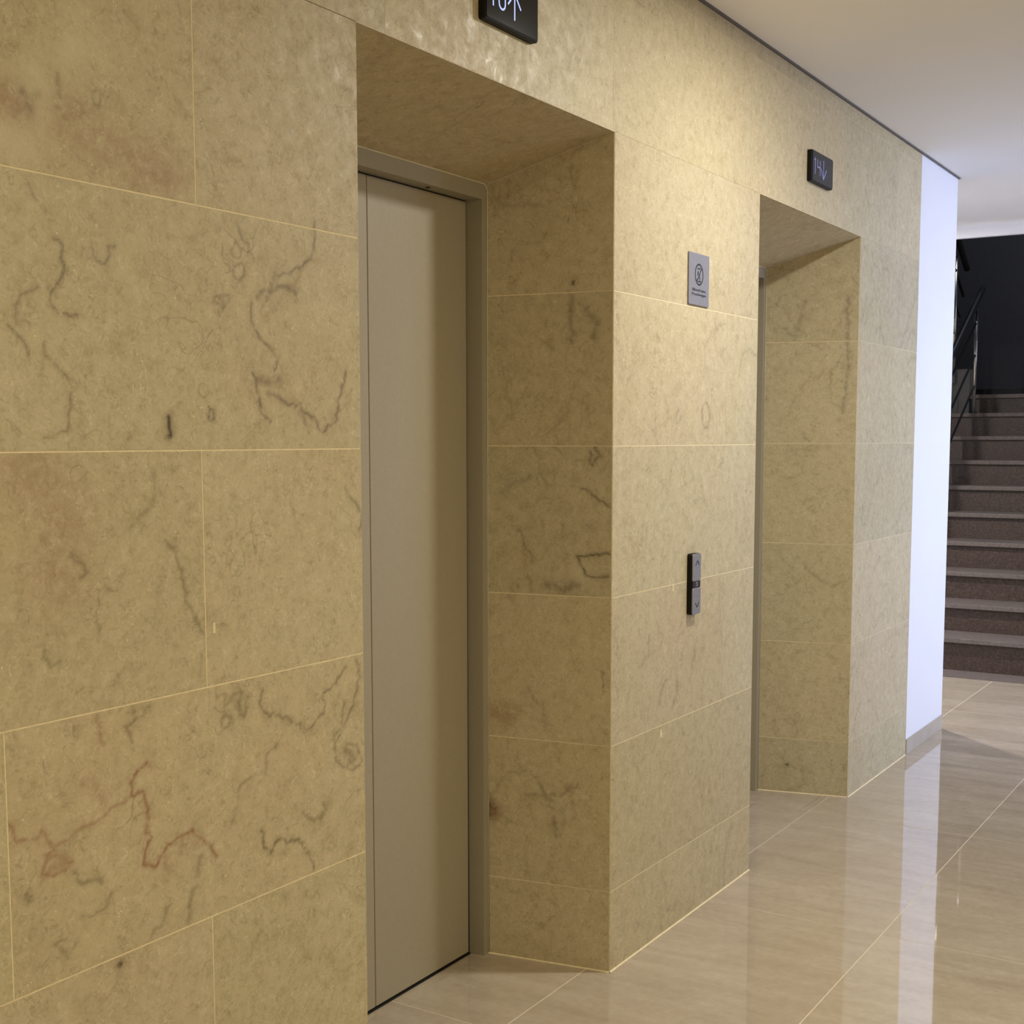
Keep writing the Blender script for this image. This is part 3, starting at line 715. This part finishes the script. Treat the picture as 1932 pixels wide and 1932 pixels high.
struct('ceiling_stair', [((5.0, SY0 - .15, 5.2), (XBK + .15, 2.3, 5.3)), ((5.0, SY0 - .15, CEIL + .1), (5.12, 2.3, 5.2))], M_CHAR, 'dark ceiling and upper front wall of the stairwell', 'ceiling')
struct('baseboard_stair', [((XBK - .015, SY0, 1.82), (XBK, 2.1, 1.885))], M_SKIRT, 'black skirting at the foot of the charcoal landing wall', 'baseboard')

# ------------------------------------------------------------------ elevator doors
def elevator_door(name, xl, xr, sp, label):
    bl, br = xl + sp, xr - sp             # back edges of the reveal
    root = empty(name, ((xl + xr) / 2, DEP, 0), label, 'elevator door', kind='structure')
    jl, jr = bl + .024, br - .024
    zt = 2.0765
    V = [(bl, DEP, 0), (jl, DEP, 0), (jl + .006, .397, 0), (jr - .006, .397, 0), (jr, DEP, 0), (br, DEP, 0)]
    V2 = [(bl, DEP, 2.1185), (jl, DEP, zt), (jl + .006, .402, zt), (jr - .006, .402, zt), (jr, DEP, zt), (br, DEP, 2.1185)]
    Vb = [(jl + .006, .402, 0), (jr - .006, .402, 0)]
    vs = V + V2
    fs = [(0, 1, 7, 6), (1, 2, 8, 7), (3, 4, 10, 9), (4, 5, 11, 10), (6, 7, 10, 11), (7, 8, 9, 10)]
    link('door_frame', vs, fs, M_FRAME, root)
    # dark shaft gap behind the panels
    link('shaft_gap', [(bl, .406, -.002), (br, .406, -.002), (br, .406, 2.10), (bl, .406, 2.10), (bl, .37, -.001), (br, .37, -.001)], [(0, 1, 2, 3)], M_DARK, root)
    mid = (bl + br) / 2 + .004
    pl, pr = jl + .0115, jr - .0115
    for a, b_ in ((pl, mid - .0012), (mid + .0012, pr)):
        box_obj('door_panel', (a, .396, .006), (b_, .4045, zt - .004), M_DOOR, root, .0012, 1)
    multi_box('floor_track', [((bl, .392, -.003), (br, .405, .0012))], M_DARK, root)
    # release key hole in the underside of the head
    bm = bmesh.new()
    bmesh.ops.create_cone(bm, cap_ends=True, segments=16, radius1=.006, radius2=.006, depth=.002)
    bmesh.ops.translate(bm, verts=bm.verts, vec=((xl + xr) / 2 + .226, .376, zt - .0006))
    bm_obj('key_hole', bm, M_DARK, root)
    # bead of sealant between steel frame and stone
    bm = bmesh.new()
    r = .018
    pts = [(br - .001, DEP - .001, .004), (br - .001, DEP - .001, 2.118 - r)]
    pts += [(br - .001 - r + r * math.cos(math.radians(a)), DEP - .001, 2.118 - r + r * math.sin(math.radians(a))) for a in (15, 30, 45, 60, 75, 90)]
    ptl = [(bl + .001 + (br - q[0] - .001), q[1], q[2]) for q in pts]
    tube(bm, pts + ptl[::-1], .0022, 6)
    bm_obj('sealant_bead', bm, M_CAULK, root, True)
    return root
elevator_door('door_1', XA, XB, .060, 'nearer grey beige elevator door in the left recess')
elevator_door('door_2', XC, XD, .083, 'farther grey beige elevator door in the right recess, mostly hidden')

# ------------------------------------------------------------------ floor indicators above the doors
def indicator(x0, x1, z0, z1, label, glyphs, mat):
    root = empty('floor_indicator', ((x0 + x1) / 2, 0, (z0 + z1) / 2), label, 'floor display', 'floor indicators above the elevator doors')
    rounded_plate('housing', x0, x1, z0, z1, -.0175, 0, .006, M_BLACK, root, .003)
    rounded_plate('screen', x0 + .0035, x1 - .0035, z0 + .0035, z1 - .0035, -.019, -.0170, .005, M_SCREEN, root, .0008)
    for nm, lns in glyphs:
        strokes(nm, lns, .0042, -.019, mat, root, .0004)
    return root
arc = lambda cx, cz, r, a0, a1, n=6: [(cx + r * math.cos(math.radians(a0 + (a1 - a0) * k / n)), cz + r * math.sin(math.radians(a0 + (a1 - a0) * k / n))) for k in range(n + 1)]
zb_ = 2.370
zero = [(-.575, 2.387), (-.575, 2.406)] + arc(-.5625, 2.409, .0125, 180, 0) + [(-.550, 2.387)] + arc(-.5625, 2.3835, .0125, 0, -180)
zero.append(zero[0])
indicator(-.6275, -.4085, 2.3375, 2.4475, 'black floor display above the nearer elevator, cut by the picture top', [
    ('digit', [[(-.606, 2.413), (-.598, 2.420), (-.598, 2.370)]]),
    ('digit', [zero]),
    ('up_arrow', [[(-.5115, 2.361), (-.5115, 2.419)], [(-.5385, 2.389), (-.5115, 2.419), (-.4855, 2.389)]])], M_DIGIT)
indicator(1.4265, 1.647, 2.3335, 2.4405, 'small black floor display above the farther elevator', [
    ('digit', [[(1.448, 2.407), (1.456, 2.413), (1.456, 2.361)]]),
    ('digit', [[(1.479, 2.413), (1.479, 2.388), (1.5065, 2.388)], [(1.5065, 2.413), (1.5065, 2.361)]]),
    ('down_arrow', [[(1.543, 2.420), (1.543, 2.354)], [(1.515, 2.388), (1.543, 2.354), (1.574, 2.391)]])], M_DIGITD)

# ------------------------------------------------------------------ call button plate
root = empty('call_button_panel', (.502, 0, 1.015), 'slim steel call button strip with black sides between the elevators', 'elevator call button')
rounded_plate('housing', .473, .531, .925, 1.106, -.0165, 0, .008, M_BLACK, root, .002)
up = rounded_plate('up_button', .4735, .5305, 1.0245, 1.1055, -.0190, -.0160, .0065, M_BRUSH, root, .001)
dn = rounded_plate('down_button', .4735, .5305, .9255, 1.0045, -.0190, -.0160, .0065, M_BRUSH, root, .001)
rounded_plate('centre_strip', .4745, .5295, 1.0055, 1.0235, -.0180, -.0160, .001, M_SCREEN, root, .0006)
strokes('up_arrow', [[(.492, 1.0715), (.505, 1.0845), (.518, 1.0715)]], .0034, -.019, M_INK, up, .0004)
strokes('down_arrow', [[(.492, .9595), (.505, .9465), (.518, .9595)]], .0034, -.019, M_INK, dn, .0004)
strokes('maker_mark', [[(.512, 1.0203), (.498, 1.0203), (.498, 1.0160), (.511, 1.0150), (.511, 1.0105), (.497, 1.0105)]], .0028, -.018, M_MARK, root, .0003)

# ------------------------------------------------------------------ prohibition plate
root = empty('prohibition_sign', (.522, 0, 1.905), 'small grey metal prohibition plate with black ring pictogram on the stone wall', 'sign')
rounded_plate('plate', .4515, .5935, 1.8300, 1.9785, -.0050, 0, .004, M_SIGN, root, .0008)
strokes('prohibition_ring', [ellipse(.5212, 1.9185, .0275, .0290)], .0048, -.005, M_INK, root, .0003)
strokes('prohibition_slash', [[(.5412, 1.9385), (.5300, 1.9285), (.5262, 1.9200), (.5170, 1.9090), (.5020, 1.8985)]], .0042, -.005, M_INK, root, .0003)
strokes('pictogram', [[(.5145, 1.9290), (.5165, 1.9200), (.5215, 1.9155), (.5262, 1.9080), (.5258, 1.8995)], [(.5105, 1.8985), (.5345, 1.8985)],
                      [(.5095, 1.9335), (.5175, 1.9368), (.5255, 1.9340), (.5300, 1.9395)], [(.5100, 1.9140), (.5125, 1.9260)]], .0034, -.005, M_INK, root, .0003)

def text_obj(name, txt, size, x, z, y, mat, parent, width):
    cu = bpy.data.curves.new(name, 'FONT')
    cu.body = txt
    cu.size = size
    cu.extrude = .0002
    cu.offset = .00012
    to = bpy.data.objects.new(name, cu)
    C.objects.link(to)
    bpy.context.view_layer.update()
    me = bpy.data.meshes.new_from_object(to.evaluated_get(bpy.context.evaluated_depsgraph_get()))
    bpy.data.objects.remove(to)
    xs_ = [v.co.x for v in me.vertices]
    k = width / (max(xs_) - min(xs_))
    for v in me.vertices:
        v.co = Vector((x + (v.co.x - min(xs_)) * k, y - v.co.z, z + v.co.y))
    me.materials.clear()
    me.materials.append(mat)
    o = bpy.data.objects.new(name, me)
    C.objects.link(o)
    o.parent = parent
    o.matrix_parent_inverse = Matrix.Translation(-parent.location)
    return o
text_obj('caption', 'Silbvarfraese,', .0115, .4735, 1.8700, -.0052, M_INK, root, .097)
text_obj('caption', 'Proudweigen', .0110, .4715, 1.8575, -.0052, M_INK, root, .099)

# ------------------------------------------------------------------ stairs
NST, RISE, GO, SX = 10, .179, .29, 5.24
def step(root, i, xr, z, y0, y1, s, prev):
    # i-th step: tread slab with nosing, riser below it; s = +1 climbs to +x, -1 climbs to -x
    xa, xb = xr - s * .03, xr + s * (GO + .002)
    t = box_obj('step', (min(xa, xb), y0, z - .03), (max(xa, xb), y1, z), M_TREAD, root, .004, 2)
    box_obj('riser', (min(xr, xr + s * .02), y0, prev), (max(xr, xr + s * .02), y1, z - .03), M_GRAN, t)
    return t
root = empty('staircase', (SX, 0, 0), 'brown granite stair flight rising from the lobby floor to the landing', 'staircase')
tag(box_obj('trim_2', (4.999, SY0, -.004), (SX + .005, SY1, .004), M_TREAD), 'dark granite strip in the floor before the first step', 'trim', kind='structure')
prev = .004
for i in range(1, NST):
    z = .03 + RISE * i
    step(root, i, SX + GO * (i - 1), z, TY0, SY1, 1, prev)
    prev = z
XL = SX + GO * (NST - 1)
lz = RISE * NST + .003
box_obj('riser', (XL, TY0, prev), (XL + .02, .86, lz - .032), M_GRAN, root)
tag(multi_box('floor_landing', [((XL - .03, SY0, lz - .03), (XBK, .868, lz)), ((7.875, .868, lz - .03), (XBK, 2.1, lz))], M_TREAD), 'granite stair landing at the top of the lower flight', 'landing', kind='structure')
# side string closing the flight towards the stair well
bm = bmesh.new()
prof = [(SX, 0.0)]
for i in range(1, NST + 1):
    prof += [(SX + GO * (i - 1), .03 + RISE * i - .031), (SX + GO * i, .03 + RISE * i - .031)]
prof = prof[:-1] + [(XL + .02, 1.60), (SX + .45, 0.0)]
f0 = [bm.verts.new((x, SY1, z)) for x, z in prof]
f1 = [bm.verts.new((x, SY1 + .03, z)) for x, z in prof]
bm.faces.new(f0)
bm.faces.new(f1[::-1])
for k in range(len(prof)):
    bm.faces.new((f0[k], f1[k], f1[(k + 1) % len(prof)], f0[(k + 1) % len(prof)]))
bm_obj('side_string', bm, M_GREYP, root)

up2 = empty('staircase', (XL, 1.5, lz), 'upper stair flight turning back from the landing behind the railing', 'staircase')
UY0, UY1 = 1.06, 2.07
prev = lz
for i in range(1, 7):
    z = lz + RISE * i
    step(up2, i, XL + .40 - GO * (i - 1), z, UY0 + .03, UY1, -1, prev)
    prev = z
bm = bmesh.new()
x0 = XL + .40
top = []
for i in range(1, 7):
    top += [(x0 - GO * (i - 1), lz + RISE * i + .005), (x0 - GO * i, lz + RISE * i + .005)]
prof = [(x0, lz + .001)] + top + [(x0 - GO * 6, lz + .25), (7.79, lz - .45), (7.79, lz + .002)]
f0 = [bm.verts.new((x, UY0, z)) for x, z in prof]
f1 = [bm.verts.new((x, UY1, z - .045 if 0 < k <= len(top) else z)) for k, (x, z) in enumerate(prof)]
bm.faces.new(f0)
for k in range(len(prof)):
    bm.faces.new((f0[k], f1[k], f1[(k + 1) % len(prof)], f0[(k + 1) % len(prof)]))
bm_obj('side_string', bm, M_GREYP, up2)

# ------------------------------------------------------------------ railings
SL = RISE / GO
PX, PY = 7.63, .825
root = empty('stair_railing', (PX, PY, .03 + RISE * 9), 'black railing with bright steel end post beside the lower stair flight', 'railing', 'railings of the stairwell')
zt9 = .03 + RISE * 9
tube_obj('post', [(PX, PY, zt9), (PX, PY, 2.465)], .0135, M_STEEL, root, 16)
bm = bmesh.new()
bmesh.ops.create_cone(bm, cap_ends=True, segments=20, radius1=.035, radius2=.035, depth=.008)
bmesh.ops.translate(bm, verts=bm.verts, vec=(PX, PY, zt9 + .004))
bm_obj('base_plate', bm, M_RAIL, root)
hz = lambda x: 2.585 + SL * (x - 7.66)
tube_obj('handrail', [(x, PY - .025, hz(x)) for x in (5.35, 6.5, 7.60, 7.70)], .024, M_RAIL, root, 14)
tube_obj('bracket', [(PX, PY, 2.36), (PX - .05, PY - .01, 2.38), (PX - .07, PY - .025, hz(PX - .07))], .007, M_RAIL, root, 8)
for zz in (2.345, 2.098, 1.856):
    tube_obj('rail', [(x, PY, zz + SL * (x - PX)) for x in (5.4, 6.5, PX)], .0085, M_RAIL, root, 8)
for xx in (6.2, 5.4):
    tube_obj('post', [(xx, PY, .03 + RISE * max(1, math.floor((xx - SX + .03) / GO) + 1)), (xx, PY, hz(xx))], .0165, M_STEEL, root, 16)

root = empty('stair_railing', (7.79, 1.02, lz), 'black railing of the upper stair flight behind the lower one', 'railing', 'railings of the stairwell')
tube_obj('post', [(7.78, 1.03, lz + .1), (7.78, 1.03, 2.90)], .0165, M_STEEL, root, 16)
h2 = lambda x: 2.83 - SL * (x - 7.99)
tube_obj('handrail', [(x, 1.0, h2(x)) for x in (6.2, 7.0, 7.95, 8.02)], .024, M_RAIL, root, 14)
for z0, xe_ in ((2.60, 8.05), (2.425, 7.95), (2.20, 7.9)):
    tube_obj('rail', [(x, 1.03, z0 - SL * (x - xe_)) for x in (6.2, 7.0, xe_)], .0085 if z0 < 2.6 else .012, M_RAIL, root, 8)
tube_obj('post', [(6.6, 1.03, lz + RISE * 4 + .1), (6.6, 1.03, h2(6.6))], .0165, M_STEEL, root, 16)

# ------------------------------------------------------------------ ceiling downlights (recessed fittings of the lamps)
def ring_mesh(name, x, y, parent):
    bm = bmesh.new()
    prof = [(.060, .000), (.078, .000), (.078, -.006), (.066, -.012), (.060, -.008)]
    n = 32
    rings = [[bm.verts.new((x + r * math.cos(2 * math.pi * k / n), y + r * math.sin(2 * math.pi * k / n), CEIL + z)) for k in range(n)] for r, z in prof]
    for a, b_ in zip(rings, rings[1:] + rings[:1]):
        for k in range(n):
            bm.faces.new((a[k], a[(k + 1) % n], b_[(k + 1) % n], b_[k]))
    return bm_obj(name, bm, M_WHITE, parent, True)
LL = ['recessed round ceiling downlight in front of the stone between the elevators',
      'recessed round ceiling downlight beside the viewer along the stone wall',
      'recessed round ceiling downlight in the side passage behind the white wall end',
      'recessed round ceiling downlight before the stair opening near the white wall end',
      'added round ceiling downlight near the opposite wall, filling the lobby with light']
for (x, y, e, c), lab in zip(LAMPS, LL):
    root = empty('ceiling_downlight', (x, y, CEIL), lab, 'ceiling light', 'recessed ceiling downlights')
    ring_mesh('trim_ring', x, y, root)
    bm = bmesh.new()
    bmesh.ops.create_circle(bm, cap_ends=True, segments=32, radius=.060)
    bmesh.ops.translate(bm, verts=bm.verts, vec=(x, y, CEIL - .006))
    bm_obj('lens', bm, M_LENS if e > 0 else M_LENSOFF, root)
